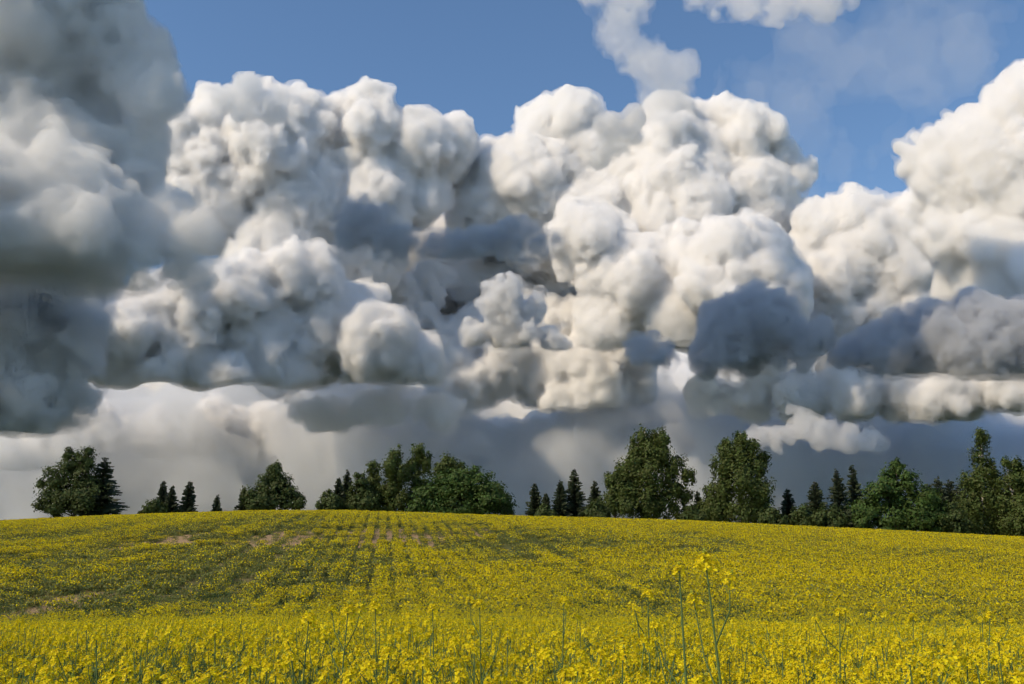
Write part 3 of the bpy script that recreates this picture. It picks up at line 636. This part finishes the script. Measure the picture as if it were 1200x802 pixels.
cloud('cream puff of cloud low right of the great birch', 8300, [(895,512,16),(915,505,22),(940,502,26),(965,508,24),(995,512,22),(1022,512,18),(925,518,18),(955,520,16)], 532, 0.006, 31, 2.2, rag=1.8, fl=.1, col=(.97, .972, .975))
cloud('pale smear of cloud low at the left edge', 8300, [(95,512,18),(70,518,20),(40,528,22),(10,532,22),(120,505,14),(-20,535,22)], 552, 0.005, 29, 2.2, rag=1.8, fl=.1)
cloud('thin high veil of cirrus in the blue on the right', 16000, [(905,160,60),(940,120,70),(1000,95,60),(1060,60,60),(1110,30,60),(1000,190,50),(930,210,50),(960,60,50)], 400, 0.00011, 33, 5.5, levels=2, rag=2.4)
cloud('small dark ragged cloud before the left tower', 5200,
      [(425,266,26),(440,250,20),(408,282,18),(455,280,24),(480,288,20),(505,290,19),(530,292,17),(555,288,17),(580,283,18),(605,282,20),(630,286,18),(650,284,11)], 306, 0.0135, 21, 1.9, fringe=2.8, thin=.35, rag=2.1, col=SHADE_GREY, fl=.12)
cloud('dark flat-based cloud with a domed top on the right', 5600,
      [(895,385,38),(865,400,36),(930,400,32),(820,420,22),(780,420,20),(752,408,16),(960,400,16)], 442, 0.0135, 22, 1.9, fringe=2.8, thin=.35, rag=2.1, col=SHADE_GREY, fl=.12)
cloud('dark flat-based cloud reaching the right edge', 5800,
      [(1080,385,32),(1050,405,34),(1110,395,40),(1160,400,44),(1010,415,24),(1210,400,50),(985,420,14)], 438, 0.0135, 23, 1.9, fringe=2.8, thin=.35, rag=2.1, col=SHADE_GREY, fl=.12)
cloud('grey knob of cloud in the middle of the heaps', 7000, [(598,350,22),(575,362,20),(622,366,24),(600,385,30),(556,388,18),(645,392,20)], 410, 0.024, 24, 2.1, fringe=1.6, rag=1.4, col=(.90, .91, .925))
def metre_lobe(px, py, r, D):
    d = pix_dir(px, py); t = D / d.y
    return (d.x * t, D, d.z * t, r * D / FPX)
huge = [metre_lobe(px, py, r, 3250 + off) for px, py, r, off in ((40,60,95,0),(110,50,58,100),(150,90,46,0),(178,112,28,-50),(20,190,95,0),(110,190,70,150),(60,260,70,-100),(140,262,52,0),(190,272,42,100),(225,292,28,0),
        (100,120,60,120),(80,300,60,0),(160,300,38,0),(0,300,80,-100),(215,305,26,60),(245,306,16,0),(-60,120,140,100),(-80,260,110,-200),(-60,-80,150,0))]
# unseen overhead cloud, added between the sun and the low dark clouds to shade them
LOW = [(px, py, D * CLOUD_SCALE) for px, py, D in ((40, 420, 5600), (430, 265, 5200), (530, 288, 5200), (620, 284, 5200), (790, 420, 5600), (890, 395, 5600), (1050, 405, 5800), (1120, 400, 5800), (1190, 400, 5800))]
over = [(-1900, 3150, 2700, 400), (-2200, 2950, 3100, 420)]
for px, py, D in LOW:
    d = pix_dir(px, py); P0 = d * (D / d.y)
    for k in (2900, 3300): q = P0 + TO_SUN * k; over.append((q.x, q.y, q.z, 330))
cloud('unseen grey cloud overhead, added to shade the low dark clouds', 1, over, -1150, 0.012, 37, 34.0, levels=2, rmin=50, rag=1.2, metres=True, col=(.93, .938, .948))
cloud('huge grey flat-based cloud filling the upper left corner', 1, huge, -1150, 0.012, 25, 14.0, levels=3, rmin=17, rag=2.0, fl=.12, fringe=2.2, metres=True, col=(.965, .968, .972))  # slight absorbing tint adds to the shade on this cloud
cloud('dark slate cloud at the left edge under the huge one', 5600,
      [(0,380,70),(60,365,40),(90,385,32),(40,430,60),(95,420,28),(60,460,45),(-60,420,90),(0,470,60),(90,470,28),(-100,480,80)], 505, 0.016, 26, 2.6, fringe=2.2, rag=1.6, fl=.1, col=(.90, .908, .92))  # shade put into the colour: absorbing grey darkens the whole cloud
cloud('thin pale wisp trailing down from the top edge', 8200,
      [(735,-8,30),(726,20,22),(730,45,22),(748,66,24),(770,90,26),(790,112,22),(768,124,22),(800,78,14),(700,-12,20)], 160, 0.0018, 27, 2.2, rag=2.0, fringe=2.4, thin=.35)
cloud('pale shred of cloud cut by the top edge', 8200, [(845,4,16),(875,-2,26),(915,0,28),(955,-2,26),(985,-12,20),(820,-10,18)], 60, 0.0024, 34, 2.2, rag=2.0, fringe=2.4, thin=.35)
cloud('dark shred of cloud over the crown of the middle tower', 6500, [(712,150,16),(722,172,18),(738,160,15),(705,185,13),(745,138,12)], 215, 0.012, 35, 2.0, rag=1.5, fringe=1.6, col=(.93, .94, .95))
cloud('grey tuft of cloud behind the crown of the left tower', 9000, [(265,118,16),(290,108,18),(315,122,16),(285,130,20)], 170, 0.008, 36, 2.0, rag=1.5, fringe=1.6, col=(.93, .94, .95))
